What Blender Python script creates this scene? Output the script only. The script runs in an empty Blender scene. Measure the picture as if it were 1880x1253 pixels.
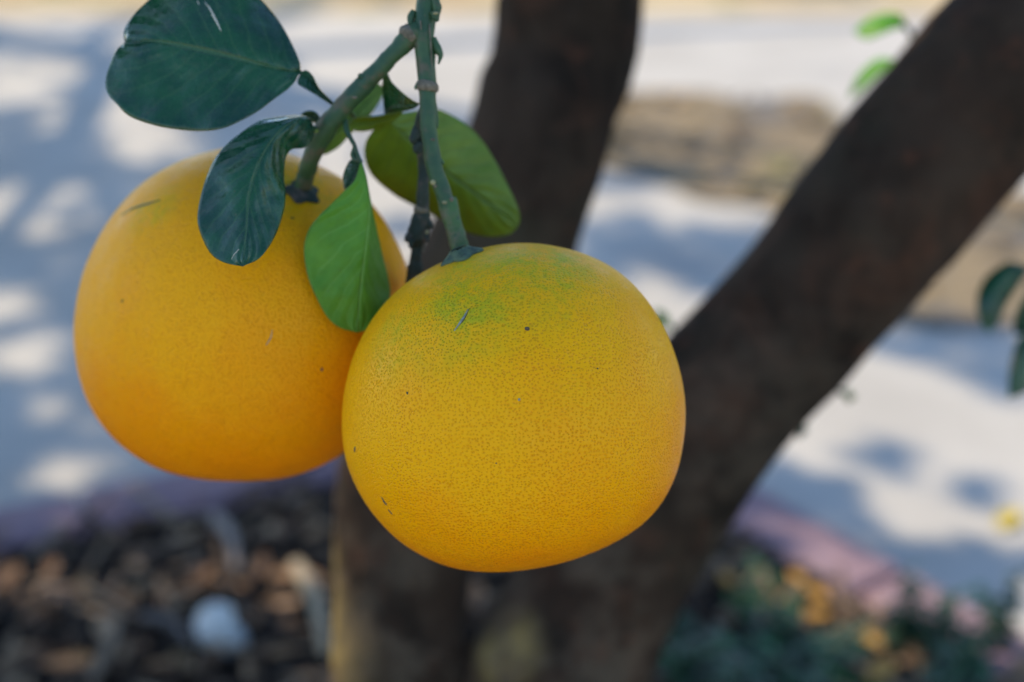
import bpy, math, random
import numpy as np
from mathutils import Vector, Matrix, noise
from mathutils.bvhtree import BVHTree
random.seed(7); RNG = np.random.default_rng(7)
S = bpy.context.scene; COL = S.collection

# ------------------------------------------------------------------ camera, sky, sun, exposure
CAM_H, PITCH, LENS, W, H = 1.0, math.radians(24), 55.0, 1880, 1253
FPX = LENS / 36.0 * W
C0 = Vector((0, 0, CAM_H))
RT = Vector((1, 0, 0)); UP = Vector((0, math.sin(PITCH), math.cos(PITCH))); FW = Vector((0, math.cos(PITCH), -math.sin(PITCH)))
cd = bpy.data.cameras.new('camera'); cam = bpy.data.objects.new('camera', cd); COL.objects.link(cam); S.camera = cam
cam.location = C0; cam.rotation_euler = (math.pi / 2 - PITCH, 0, 0)
cd.lens = LENS; cd.sensor_width = 36; cd.clip_start = 0.02; cd.clip_end = 2000
cd.dof.use_dof = True; cd.dof.focus_distance = 0.522; cd.dof.aperture_fstop = 4.8
SUN = Vector((-0.55, 0.42, 0.72)).normalized()
wd = bpy.data.worlds.new('World'); S.world = wd; wd.use_nodes = True
nt = wd.node_tree; bg = nt.nodes['Background']; sk = nt.nodes.new('ShaderNodeTexSky')
sk.sky_type = 'NISHITA'; sk.sun_disc = False; sk.sun_elevation = math.asin(SUN.z); sk.sun_rotation = math.atan2(SUN.x, SUN.y)
sk.air_density = 1.0; sk.dust_density = 0.4; sk.ozone_density = 4.0
nt.links.new(sk.outputs[0], bg.inputs[0]); bg.inputs[1].default_value = 0.15
ld = bpy.data.lights.new('sun', 'SUN'); lo = bpy.data.objects.new('sun', ld); COL.objects.link(lo)
ld.energy = 2.7; ld.angle = math.radians(0.53); ld.color = (1.0, 0.86, 0.64)
lo.rotation_euler = SUN.to_track_quat('Z', 'Y').to_euler(); lo.location = (0, 0, 6)
S.view_settings.view_transform = 'Standard'; S.view_settings.look = 'None'; S.view_settings.gamma = 1; S.view_settings.exposure = 1.03

# ------------------------------------------------------------------ helpers
def P(px, py, d):                       # a pixel and a depth -> a point
    px, py, d = float(px), float(py), float(d)
    return C0 + (FW + RT * ((px - W / 2) / FPX) - UP * ((py - H / 2) / FPX)) * d
def depth_ground(py, z=0.0):
    return (CAM_H - z) / (math.sin(PITCH) + (py - H / 2) / FPX * math.cos(PITCH))
def G(px, py, z=0.0):                   # a pixel -> the point of the ground it shows
    return P(px, py, depth_ground(py, z))
def px_of(p):
    q = Vector(p) - C0; d = q.dot(FW)
    return W / 2 + q.dot(RT) / d * FPX, H / 2 - q.dot(UP) / d * FPX, d
def tag(o, label=None, cat=None, group=None, kind=None):
    if label: o['label'] = label
    if cat: o['category'] = cat
    if group: o['group'] = group
    if kind: o['kind'] = kind
    return o
def empty(name, loc=(0, 0, 0), rz=0.0):
    o = bpy.data.objects.new(name, None); COL.objects.link(o); o.location = loc; o.rotation_euler = (0, 0, rz); o.empty_display_size = 0.05
    return o
def mesh_obj(name, verts, faces, mat, parent=None, smooth=True, uv=None, col=None, origin=None):
    org = Vector(origin) if origin is not None else (parent_world(parent) if parent else Vector((0, 0, 0)))
    me = bpy.data.meshes.new(name)
    v = np.asarray([tuple(a) for a in verts], dtype=float) - np.array(org)
    me.from_pydata(v.tolist(), [], faces); me.update()
    if smooth: me.polygons.foreach_set('use_smooth', [True] * len(me.polygons))
    if uv is not None:
        l = me.uv_layers.new(name='UVMap'); idx = np.empty(len(me.loops), int); me.loops.foreach_get('vertex_index', idx)
        l.data.foreach_set('uv', np.asarray(uv, float)[idx].ravel())
    if col is not None:
        ca = me.color_attributes.new('tint', 'FLOAT_COLOR', 'POINT'); c4 = np.ones((len(v), 4)); c4[:, :3] = col
        ca.data.foreach_set('color', c4.ravel())
    me.materials.append(mat)
    o = bpy.data.objects.new(name, me); COL.objects.link(o)
    if parent: o.parent = parent; o.location = org - parent_world(parent)
    else: o.location = org
    return o
def parent_world(p):
    l = Vector((0, 0, 0))
    while p: l = l + Vector(p.location); p = p.parent
    return l
def crom(pts, n):                       # Catmull-Rom through points of any dimension, even in arc length
    p = np.asarray([tuple(a) for a in pts], float); p = np.vstack([2 * p[0] - p[1], p, 2 * p[-1] - p[-2]])
    out = []
    for i in range(1, len(p) - 2):
        a, b, c, d = p[i - 1], p[i], p[i + 1], p[i + 2]
        for t in np.linspace(0, 1, 14, endpoint=False):
            out.append(0.5 * (2 * b + (c - a) * t + (2 * a - 5 * b + 4 * c - d) * t * t + (3 * b - a - 3 * c + d) * t ** 3))
    out.append(p[-2]); out = np.array(out)
    s = np.r_[0, np.cumsum(np.linalg.norm(np.diff(out[:, :min(3, out.shape[1])], axis=0), axis=1))]; s /= s[-1]
    q = np.linspace(0, 1, n)
    return np.stack([np.interp(q, s, out[:, k]) for k in range(out.shape[1])], 1)
def tube(path, nseg=16, n=None, rough=0.0, nscale=30.0, lumps=(), caps=True, flat=None):
    """path rows: x y z r ; rough = radial noise share ; lumps = (t, width, share) swellings"""
    q = crom(path, n) if n else np.asarray([tuple(a) for a in path], float)
    V, F = [], []; N = None
    for i in range(len(q)):
        p = Vector(q[i, :3]); t = Vector(q[min(i + 1, len(q) - 1), :3]) - Vector(q[max(i - 1, 0), :3]); t.normalize()
        if N is None: N = t.orthogonal().normalized()
        N = (N - t * N.dot(t)).normalized(); B = t.cross(N)
        r = q[i, 3]; u = i / (len(q) - 1)
        for (lt, lw, ls) in lumps: r *= 1 + ls * math.exp(-((u - lt) / lw) ** 2)
        for k in range(nseg):
            a = 2 * math.pi * k / nseg; d = N * math.cos(a) + B * math.sin(a); pp = p + d * r
            rr = r * (1 + rough * (noise.noise(pp * nscale) + 0.5 * noise.noise(pp * nscale * 2.7)))
            V.append(p + d * rr)
    for i in range(len(q) - 1):
        for k in range(nseg):
            k2 = (k + 1) % nseg; F.append((i * nseg + k, i * nseg + k2, (i + 1) * nseg + k2, (i + 1) * nseg + k))
    if caps:
        F.append(tuple(range(nseg - 1, -1, -1))); F.append(tuple((len(q) - 1) * nseg + k for k in range(nseg)))
    return V, F
def ptube(rows, **kw):                  # rows: px py depth r_px
    return tube([tuple(P(x, y, d)) + (r / FPX * d,) for x, y, d, r in rows], **kw)

# ------------------------------------------------------------------ materials
def new_mat(name):
    m = bpy.data.materials.new(name); m.use_nodes = True; n = m.node_tree.nodes; return m, m.node_tree, n['Principled BSDF']
class NT:
    def __init__(s, t): s.t = t
    def n(s, typ, **kw):
        x = s.t.nodes.new(typ)
        for k, v in kw.items(): setattr(x, k, v)
        return x
    def put(s, sock, v):
        if hasattr(v, 'links') or isinstance(v, bpy.types.NodeSocket): s.t.links.new(v, sock)
        else: sock.default_value = v
    def math(s, op, a, b=0.0, c=0.0, clamp=False):
        x = s.n('ShaderNodeMath', operation=op, use_clamp=clamp)
        for i, v in enumerate((a, b, c)): s.put(x.inputs[i], v)
        return x.outputs[0]
    def mix(s, f, a, b, bt='MIX'):
        x = s.n('ShaderNodeMix', data_type='RGBA', blend_type=bt); s.put(x.inputs[0], f)
        for i, v in ((6, a), (7, b)): s.put(x.inputs[i], v if isinstance(v, bpy.types.NodeSocket) else (*v, 1.0))
        return x.outputs[2]
    def noise(s, vec, scale, detail=3.0, rough=0.55, dist=0.0):
        x = s.n('ShaderNodeTexNoise'); s.t.links.new(vec, x.inputs['Vector']); x.inputs['Scale'].default_value = scale
        x.inputs['Detail'].default_value = detail; x.inputs['Roughness'].default_value = rough; x.inputs['Distortion'].default_value = dist
        return x.outputs['Fac']
    def voro(s, vec, scale, feature='F1', rand=1.0):
        x = s.n('ShaderNodeTexVoronoi', feature=feature); s.t.links.new(vec, x.inputs['Vector']); x.inputs['Scale'].default_value = scale
        x.inputs['Randomness'].default_value = rand; return x.outputs['Distance']
    def rng(s, v, a, b, c=0.0, d=1.0, smooth=True):
        x = s.n('ShaderNodeMapRange', interpolation_type='SMOOTHSTEP' if smooth else 'LINEAR'); s.put(x.inputs[0], v)
        for i, q in enumerate((a, b, c, d)): x.inputs[i + 1].default_value = q
        return x.outputs[0]
    def dist(s, vec, p):
        x = s.n('ShaderNodeVectorMath', operation='DISTANCE'); s.t.links.new(vec, x.inputs[0]); x.inputs[1].default_value = tuple(p); return x.outputs['Value']
    def bump(s, h, strength, d, normal=None):
        x = s.n('ShaderNodeBump'); s.put(x.inputs['Height'], h); x.inputs['Strength'].default_value = strength; x.inputs['Distance'].default_value = d
        if normal: s.t.links.new(normal, x.inputs['Normal'])
        return x.outputs[0]
def coords(t, what='Object'):
    return t.nodes.new('ShaderNodeTexCoord').outputs[what]

def mat_peel(name, greens, orange_dir, base, ora, grn, pore_scale=800.0):
    m, t, b = new_mat(name); q = NT(t); o = coords(t)
    warp = q.noise(o, 90, 2); wv = q.n('ShaderNodeVectorMath', operation='MULTIPLY_ADD')
    wn = q.n('ShaderNodeTexNoise'); t.links.new(o, wn.inputs['Vector']); wn.inputs['Scale'].default_value = 160
    t.links.new(wn.outputs['Color'], wv.inputs[0]); wv.inputs[1].default_value = (0.0012,) * 3; t.links.new(o, wv.inputs[2]); ov = wv.outputs[0]
    uvn = coords(t, 'UV'); vv = q.n('ShaderNodeTexVoronoi', feature='F1', voronoi_dimensions='2D'); vv.inputs['Scale'].default_value = pore_scale; vv.inputs['Randomness'].default_value = 0.82
    uw = q.n('ShaderNodeVectorMath', operation='MULTIPLY_ADD'); t.links.new(wn.outputs['Color'], uw.inputs[0]); uw.inputs[1].default_value = (0.0016,) * 3; t.links.new(uvn, uw.inputs[2]); t.links.new(uw.outputs[0], vv.inputs['Vector']); v = vv.outputs['Distance']; psz = q.rng(q.noise(o, 420, 1), 0.35, 0.65, 0.24, 0.50, False); pore = q.math('SUBTRACT', 1.0, q.math('DIVIDE', v, psz), clamp=True)
    pvar = q.rng(q.noise(o, 70, 3), 0.3, 0.7, 0.6, 1.0); porev = q.math('MULTIPLY', pore, pvar)
    big = q.noise(o, 22, 4, 0.6); mid = q.noise(o, 120, 3, 0.6)
    dt = q.n('ShaderNodeVectorMath', operation='DOT_PRODUCT'); t.links.new(o, dt.inputs[0]); dt.inputs[1].default_value = tuple(orange_dir)
    of = q.math('ADD', q.rng(dt.outputs['Value'], -0.02, 0.06), q.math('MULTIPLY', q.math('SUBTRACT', big, 0.5), 1.6), clamp=True)
    c = q.mix(of, base, ora)
    g = None
    for (p, r0, r1, k) in greens:
        e = q.math('MULTIPLY', q.rng(q.dist(o, p), r0, r1, 1, 0), k); g = e if g is None else q.math('MAXIMUM', g, e)
    gn = q.rng(q.math('ADD', q.math('MULTIPLY', q.noise(o, 38, 5, 0.65), 0.75), q.math('MULTIPLY', mid, 0.25)), 0.38, 0.66)
    gf = q.math('MULTIPLY', q.math('MULTIPLY', g, gn), q.rng(q.noise(o, 300, 3, 0.7), 0.3, 0.6, 0.55, 1.15)); gf2 = q.math('ADD', gf, q.math('MULTIPLY', q.math('MULTIPLY', g, 0.55), porev), clamp=True)
    c = q.mix(q.math('MULTIPLY', gf2, 0.92), c, grn)
    dark = q.mix(q.rng(mid, 0.35, 0.65), (0.72, 0.56, 0.30), (0.82, 0.67, 0.40))
    c = q.mix(q.math('MULTIPLY', porev, 0.85), c, q.mix(1.0, c, dark, 'MULTIPLY'))
    fine = q.noise(o, 900, 2); c = q.mix(q.rng(fine, 0.55, 0.8, 0, 0.35), c, q.mix(0.4, c, (0.90, 0.60, 0.06)))
    mott = q.noise(o, 260, 3, 0.6); c = q.mix(q.rng(mott, 0.5, 0.75, 0, 0.28), c, q.mix(1.0, c, (0.84, 0.76, 0.6), 'MULTIPLY'))
    spots = q.rng(q.voro(o, 38, rand=1.0), 0.018, 0.04, 1, 0); c = q.mix(q.math('MULTIPLY', spots, 0.7), c, (0.10, 0.06, 0.02))
    t.links.new(c, b.inputs['Base Color'])
    h = q.math('SUBTRACT', q.math('MULTIPLY', mid, 0.35), q.math('MULTIPLY', pore, 0.55))
    n1 = q.bump(h, 0.9, 0.0005); n2 = q.bump(q.noise(o, 40, 4), 0.5, 0.0022, n1); t.links.new(n2, b.inputs['Normal'])
    t.links.new(q.rng(mid, 0.3, 0.7, 0.33, 0.50), b.inputs['Roughness']); b.inputs['Specular IOR Level'].default_value = 0.12
    b.inputs['Subsurface Weight'].default_value = 0.12; b.inputs['Subsurface Radius'].default_value = (0.004, 0.002, 0.0004); b.inputs['Subsurface Scale'].default_value = 1.0
    return m
def mat_leaf(name, c1, c2, vein, rough=0.34, trans=0.18, tcol=(0.25, 0.45, 0.05), spec=0.5, veinamt=0.5, wear=0.25, nveins=9.0):
    m, t, b = new_mat(name); q = NT(t); uv = coords(t, 'UV'); o = coords(t)
    sx = q.n('ShaderNodeSeparateXYZ'); t.links.new(uv, sx.inputs[0])
    a = q.math('ABSOLUTE', q.math('SUBTRACT', q.math('MULTIPLY', sx.outputs[1], 2.0), 1.0))
    midrib = q.rng(a, 0.012, 0.05, 1, 0)
    ph = q.math('ADD', q.math('SUBTRACT', q.math('MULTIPLY', sx.outputs[0], nveins), q.math('MULTIPLY', q.math('POWER', a, 0.8), 2.2)), q.math('MULTIPLY', q.noise(o, 60, 2), 1.1))
    tri = q.math('ABSOLUTE', q.math('SUBTRACT', q.math('FRACT', ph), 0.5))      # 0 at a vein
    side = q.math('MULTIPLY', q.rng(tri, 0.0, 0.10, 1, 0), q.rng(a, 0.6, 0.97, 1, 0))
    big = q.noise(o, 55, 4, 0.6); fine = q.noise(o, 420, 3, 0.6)
    c = q.mix(q.rng(big, 0.35, 0.68), c1, c2)
    c = q.mix(q.math('MULTIPLY', q.rng(fine, 0.5, 0.72), wear), c, q.mix(0.5, c, (0.09, 0.10, 0.05)))
    c = q.mix(q.math('MULTIPLY', side, 0.6 * veinamt), c, vein); c = q.mix(q.math('MULTIPLY', midrib, veinamt), c, vein)
    edge = q.rng(a, 0.965, 1.0); c = q.mix(q.math('MULTIPLY', edge, 0.35), c, (0.16, 0.17, 0.07))
    sp = q.rng(q.voro(o, 150, rand=1.0), 0.03, 0.07, 1, 0); c = q.mix(q.math('MULTIPLY', sp, 0.5), c, (0.14, 0.12, 0.06))
    t.links.new(c, b.inputs['Base Color'])
    h = q.math('ADD', q.math('MULTIPLY', tri, 0.6), q.math('SUBTRACT', q.math('MULTIPLY', q.noise(o, 75, 3), 1.6), q.math('MULTIPLY', midrib, 0.5)))
    n1 = q.bump(h, 0.7, 0.0012); n2 = q.bump(fine, 0.25, 0.0003, n1); t.links.new(n2, b.inputs['Normal'])
    t.links.new(q.rng(fine, 0.3, 0.7, rough - 0.06, rough + 0.12), b.inputs['Roughness']); b.inputs['Specular IOR Level'].default_value = spec
    tr = q.n('ShaderNodeBsdfTranslucent'); tr.inputs[0].default_value = (*tcol, 1); mx = q.n('ShaderNodeMixShader'); mx.inputs[0].default_value = trans
    out = t.nodes['Material Output']; t.links.new(b.outputs[0], mx.inputs[1]); t.links.new(tr.outputs[0], mx.inputs[2]); t.links.new(mx.outputs[0], out.inputs[0])
    return m
def mat_simple(name, c1, c2, scale, rough=0.7, bump=0.4, bd=0.001, c3=None, s3=None, spec=0.4, detail=5):
    m, t, b = new_mat(name); q = NT(t); o = coords(t)
    n = q.noise(o, scale, detail, 0.62); c = q.mix(q.rng(n, 0.33, 0.67), c1, c2)
    if c3 is not None: c = q.mix(q.rng(q.noise(o, s3, 4, 0.6), 0.52, 0.68), c, c3)
    t.links.new(c, b.inputs['Base Color']); b.inputs['Roughness'].default_value = rough; b.inputs['Specular IOR Level'].default_value = spec
    t.links.new(q.bump(n, bump, bd), b.inputs['Normal']); return m
def mat_tint(name, rough=0.8, trans=0.0, var=0.35, scale=200, spec=0.3, bd=0.001, tscale=1.0):
    m, t, b = new_mat(name); q = NT(t); o = coords(t)
    at = q.n('ShaderNodeAttribute', attribute_name='tint'); n = q.noise(o, scale, 3)
    c = q.mix(q.math('MULTIPLY', q.rng(n, 0.3, 0.7), var), at.outputs['Color'], q.mix(1.0, at.outputs['Color'], (0.35, 0.33, 0.3), 'MULTIPLY'))
    t.links.new(c, b.inputs['Base Color']); b.inputs['Roughness'].default_value = rough; b.inputs['Specular IOR Level'].default_value = spec
    t.links.new(q.bump(n, 0.5, bd), b.inputs['Normal'])
    if trans:
        tr = q.n('ShaderNodeBsdfTranslucent'); t.links.new(q.mix(1.0, c, (1.6 * tscale, 1.9 * tscale, 0.7 * tscale), 'MULTIPLY'), tr.inputs[0]); mx = q.n('ShaderNodeMixShader'); mx.inputs[0].default_value = trans
        out = t.nodes['Material Output']; t.links.new(b.outputs[0], mx.inputs[1]); t.links.new(tr.outputs[0], mx.inputs[2]); t.links.new(mx.outputs[0], out.inputs[0])
    return m

M_CONC = mat_simple('concrete', (0.41, 0.38, 0.335), (0.49, 0.457, 0.405), 3.0, 0.85, 0.3, 0.002, (0.34, 0.32, 0.295), 1.1, 0.25, 8)
M_EARTH = mat_simple('dry_earth', (0.40, 0.29, 0.16), (0.52, 0.42, 0.26), 2.0, 0.95, 0.6, 0.02, (0.22, 0.20, 0.08), 5.0, 0.2, 8)
M_SOIL = mat_simple('bed_soil', (0.012, 0.009, 0.007), (0.036, 0.027, 0.02), 40.0, 0.95, 1.0, 0.006, (0.085, 0.06, 0.042), 90.0, 0.2, 8)
M_SILT = mat_simple('leafy_silt', (0.15, 0.12, 0.085), (0.28, 0.21, 0.12), 9.0, 0.95, 1.0, 0.01, (0.15, 0.14, 0.13), 4.0, 0.2, 6)
M_KERB = mat_simple('pink_kerb', (0.24, 0.15, 0.165), (0.31, 0.20, 0.215), 12.0, 0.8, 0.5, 0.002, (0.22, 0.16, 0.19), 30.0, 0.3)
M_BARK0 = None
def mat_bark():
    m, t, b = new_mat('citrus_bark'); q = NT(t); o = coords(t)
    mp = q.n('ShaderNodeMapping'); t.links.new(o, mp.inputs[0]); mp.inputs['Scale'].default_value = (1, 1, 0.35); ov = mp.outputs[0]
    n1 = q.noise(ov, 14, 6, 0.65); n2 = q.noise(o, 45, 5, 0.65); n3 = q.noise(o, 5.5, 3)
    c = q.mix(q.rng(n1, 0.35, 0.68), (0.018, 0.0125, 0.008), (0.046, 0.028, 0.017))
    c = q.mix(q.rng(n2, 0.56, 0.70, 0, 0.8), c, (0.095, 0.038, 0.020))
    c = q.mix(q.rng(n3, 0.52, 0.66, 0, 0.55), c, (0.048, 0.046, 0.025))
    for p, r0, r1 in ((tuple(P(600, 1200, 1.03) - Vector((-0.02, 0.93, 0.03))), 0.015, 0.075), (tuple(P(600, 1050, 1.03) - Vector((-0.02, 0.93, 0.03))), 0.01, 0.05), (tuple(P(918, 1190, 0.97) - Vector((-0.02, 0.93, 0.03))), 0.008, 0.036)):  # sunlit gold painted into the bark on the left rim and in the fork
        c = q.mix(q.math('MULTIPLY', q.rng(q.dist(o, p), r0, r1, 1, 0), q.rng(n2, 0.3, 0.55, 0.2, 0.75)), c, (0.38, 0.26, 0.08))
    n4 = q.noise(o, 11, 4, 0.7, 0.6); c = q.mix(q.rng(n4, 0.50, 0.68, 0, 0.7), c, (0.085, 0.040, 0.022)); n5 = q.noise(o, 24, 5, 0.7)
    sz = q.n('ShaderNodeSeparateXYZ'); t.links.new(o, sz.inputs[0]); c = q.mix(q.math('MULTIPLY', q.rng(n5, 0.40, 0.64), q.rng(sz.outputs[2], 0.18, 0.75, 0.75, 0.12)), c, (0.135, 0.098, 0.062))   # paler tan mottle, thickest near the foot
    t.links.new(c, b.inputs['Base Color']); b.inputs['Roughness'].default_value = 0.9; b.inputs['Specular IOR Level'].default_value = 0.1
    t.links.new(q.bump(q.math('ADD', n1, q.math('MULTIPLY', n2, 0.6)), 0.9, 0.006), b.inputs['Normal']); return m
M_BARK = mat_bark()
M_TWIG = mat_simple('green_twig', (0.022, 0.066, 0.028), (0.045, 0.098, 0.034), 110.0, 0.5, 0.7, 0.0008, (0.095, 0.085, 0.045), 120.0, 0.4)
M_TWIG2 = mat_simple('green_grey_fruit_stalk', (0.055, 0.135, 0.040), (0.13, 0.125, 0.070), 160.0, 0.6, 0.6, 0.0006, (0.045, 0.10, 0.03), 260.0, 0.35)
M_DEAD_AND_SHADED = mat_simple('dead_twig_shaded_calyx', (0.020, 0.034, 0.026), (0.035, 0.050, 0.036), 120.0, 0.7, 0.6, 0.0008, (0.10, 0.08, 0.065), 160.0, 0.3)
M_CORK = mat_simple('corky_scar', (0.10, 0.085, 0.055), (0.22, 0.18, 0.12), 420.0, 0.85, 0.8, 0.0006)
M_PALE = mat_simple('pale_bud_scar', (0.42, 0.36, 0.16), (0.24, 0.22, 0.11), 500.0, 0.7, 0.4, 0.0004)
M_CALYX = mat_simple('calyx_green', (0.055, 0.100, 0.055), (0.10, 0.135, 0.065), 220.0, 0.6, 0.7, 0.0006, (0.035, 0.05, 0.04), 400.0, 0.4)
M_DARKLEAF = mat_leaf('dark_citrus_leaf', (0.005, 0.050, 0.026), (0.012, 0.090, 0.030), (0.050, 0.125, 0.045), 0.23, 0.12, (0.10, 0.26, 0.03), 0.48, 0.8)
M_PALELEAF = mat_leaf('pale_citrus_leaf_underside', (0.105, 0.30, 0.022), (0.150, 0.37, 0.030), (0.22, 0.44, 0.08), 0.5, 0.22, (0.30, 0.50, 0.06), 0.35, 0.75, 0.3, 8)
M_OLIVELEAF = mat_leaf('olive_citrus_leaf', (0.130, 0.215, 0.014), (0.180, 0.280, 0.022), (0.05, 0.10, 0.02), 0.45, 0.22, (0.25, 0.42, 0.04), 0.4, 0.7, 0.4)
M_BRIGHTLEAF = mat_leaf('bright_young_leaf', (0.12, 0.36, 0.010), (0.15, 0.42, 0.015), (0.2, 0.45, 0.05), 0.4, 0.45, (0.35, 0.75, 0.02), 0.4, 0.3)
M_SCAR = mat_simple('scar_grey', (0.30, 0.33, 0.26), (0.22, 0.22, 0.15), 900.0, 0.7, 0.4, 0.0003)
M_DARKSPOT = mat_simple('dark_spot', (0.05, 0.035, 0.02), (0.16, 0.11, 0.06), 1500.0, 0.8, 0.5, 0.0003)
M_WHITE = mat_simple('white_stone', (0.46, 0.47, 0.45), (0.66, 0.66, 0.62), 60.0, 0.55, 0.3, 0.001)
M_CHIP = mat_tint('mulch_chips', 0.9, 0, 0.5, 220)
M_CROWN = mat_tint('crown_leaves', 0.45, 0.12, 0.3, 30, 0.4)
M_LITTER = mat_tint('dry_leaf', 0.75, 0.15, 0.45, 120, 0.3, 0.001, 0.8)
M_PLANT = mat_tint('ground_plant_leaf', 0.4, 0.14, 0.4, 120, 0.45)

# ------------------------------------------------------------------ the setting
def grid_sheet(name, x0, x1, y0, y1, nx, ny, zf, mat, inside=None):
    xs = np.linspace(x0, x1, nx); ys = np.linspace(y0, y1, ny); V = [(x, y, zf(x, y)) for y in ys for x in xs]
    F = [(j * nx + i, j * nx + i + 1, (j + 1) * nx + i + 1, (j + 1) * nx + i) for j in range(ny - 1) for i in range(nx - 1)
         if inside is None or inside((xs[i] + xs[i + 1]) / 2, (ys[j] + ys[j + 1]) / 2)]
    return mesh_obj(name, V, F, mat)
tag(mesh_obj('ground', [(-400, -400, -0.05), (400, -400, -0.05), (400, 400, -0.05), (-400, 400, -0.05)], [(0, 1, 2, 3)], M_EARTH), kind='structure')
pv = grid_sheet('pavement', -9, 9, -7, 4.62, 60, 60, lambda x, y: 0.004 * noise.noise(Vector((x * 0.7, y * 0.7, 0))), M_CONC); tag(pv, kind='structure')

KA, KB, KC = G(-700, 1125), G(1080, 769), G(2100, 1351)          # outer edge of the kerb: left run, corner, right run
KA.z = KB.z = KC.z = 0
dL = (KA - KB).normalized(); dR = (KC - KB).normalized()
nL = Vector((-dL.y, dL.x, 0)); nL = nL if nL.y < 0 else -nL      # into the bed
nR = Vector((-dR.y, dR.x, 0)); nR = nR if nR.x < 0 else -nR
KW, KH = 0.10, 0.05
kerb = empty('kerb', KB); tag(kerb, kind='structure')
def kerb_run(d, n, length, start):
    s = start; i = 0
    while s < length:
        l = 0.235; a = KB + d * (s + 0.004) ; b = KB + d * (s + l - 0.004); dz = random.uniform(-0.003, 0.003); dn = random.uniform(-0.002, 0.002)
        pr = [(0.0, -0.04), (0.0, KH - 0.018), (0.005, KH - 0.006), (0.018, KH), (KW - 0.018, KH), (KW - 0.005, KH - 0.006), (KW, KH - 0.018), (KW, -0.04)]
        V = []
        for e, sh in ((a, 0.008), (a + d * 0.006, 0), (b - d * 0.006, 0), (b, 0.008)):
            for (u, z) in pr:
                uu = KW / 2 + (u - KW / 2) * (1 - sh * 6 / KW * 0.1 * 10 * 0.1); V.append(e + n * (uu + dn) + Vector((0, 0, z - (sh if z > 0 else 0) * 0.6 + dz)))
        k = len(pr); F = [(j * k + q, j * k + q + 1, (j + 1) * k + q + 1, (j + 1) * k + q) for j in range(3) for q in range(k - 1)]
        F += [tuple(range(k)), tuple(3 * k + q for q in range(k))]
        mesh_obj('kerb_block', V, F, M_KERB, kerb, smooth=False); s += l; i += 1
kerb_run(dL, nL, 2.6, 0.0); kerb_run(dR, nR, 2.4, KW * 1.05)
cosang = dL.dot(dR)
def in_bed(x, y):
    q = Vector((x, y, 0)) - KB; return q.dot(nL) > KW * 0.6 and q.dot(nR) > KW * 0.6
def soil_z(x, y):
    return 0.030 + 0.014 * noise.noise(Vector((x * 6, y * 6, 1))) + 0.014 * noise.noise(Vector((x * 22, y * 22, 4))) + 0.006 * noise.noise(Vector((x * 70, y * 70, 9)))
soil = grid_sheet('planting_bed', -2.6, 1.7, -0.05, KB.y + 0.02, 260, 160, soil_z, M_SOIL, in_bed); tag(soil, kind='structure')

# mulch: chips, splinters and crumbs of bark nobody could count
def orient(t, nrm):
    t = t / np.linalg.norm(t); n = nrm - t * nrm.dot(t); n /= np.linalg.norm(n); return t, np.cross(n, t), n
def chips(n, region, cols, lrange, wfrac, zoff, mat, name, tilt=0.35):
    V, F, Cc = [], [], []
    base = np.array([(-.5, -.5, -.5), (.5, -.4, -.5), (.55, .4, -.5), (-.45, .5, -.5), (-.45, -.4, .5), (.4, -.35, .5), (.45, .35, .5), (-.5, .4, .5)])
    fc = [(0, 3, 2, 1), (4, 5, 6, 7), (0, 1, 5, 4), (1, 2, 6, 5), (2, 3, 7, 6), (3, 0, 4, 7)]
    k = 0
    while k < n:
        x, y = region()
        if not in_bed(x, y): continue
        l = random.uniform(*lrange); w = l * random.uniform(*wfrac); h = w * random.uniform(0.25, 0.6)
        a = random.uniform(0, 2 * math.pi); t, s, nn = orient(np.array([math.cos(a), math.sin(a), random.uniform(-tilt, tilt)]), np.array([random.uniform(-.5, .5), random.uniform(-.5, .5), 1.0]))
        b = base * (1 + RNG.uniform(-.12, .12, base.shape)); z = soil_z(x, y) + zoff + abs(t[2]) * l * 0.4
        off = len(V); V += [tuple(np.array([x, y, z]) + t * q[0] * l + s * q[1] * w + nn * q[2] * h) for q in b]; F += [tuple(i + off for i in f) for f in fc]
        c = np.array(random.choice(cols)) * random.uniform(0.7, 1.25); Cc += [c] * 8; k += 1
    return mesh_obj(name, V, F, mat, smooth=False, col=np.array(Cc))
def reg_left(): return random.uniform(-1.1, 0.35), random.uniform(0.95, 1.95)
def reg_all(): return random.uniform(-1.3, 1.1), random.uniform(0.6, 2.2)
CH = [(0.05, 0.032, 0.02), (0.10, 0.06, 0.036), (0.20, 0.125, 0.075), (0.02, 0.015, 0.011), (0.32, 0.21, 0.135), (0.022, 0.017, 0.013), (0.035, 0.025, 0.017)]
tag(chips(5200, reg_all, CH, (0.012, 0.045), (0.2, 0.55), 0.004, M_CHIP, 'bark_mulch'), 'dark crumbly bark mulch with splinters covering the planting bed', 'mulch', kind='stuff')
tag(chips(900, reg_all, [(0.30, 0.20, 0.12), (0.16, 0.10, 0.06), (0.42, 0.30, 0.19), (0.08, 0.05, 0.03), (0.05, 0.035, 0.025)], (0.04, 0.11), (0.05, 0.10), 0.010, M_CHIP, 'straw_litter', 0.5), 'tangled thin brown twigs and straw strewn over the mulch', 'straw', kind='stuff')

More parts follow.
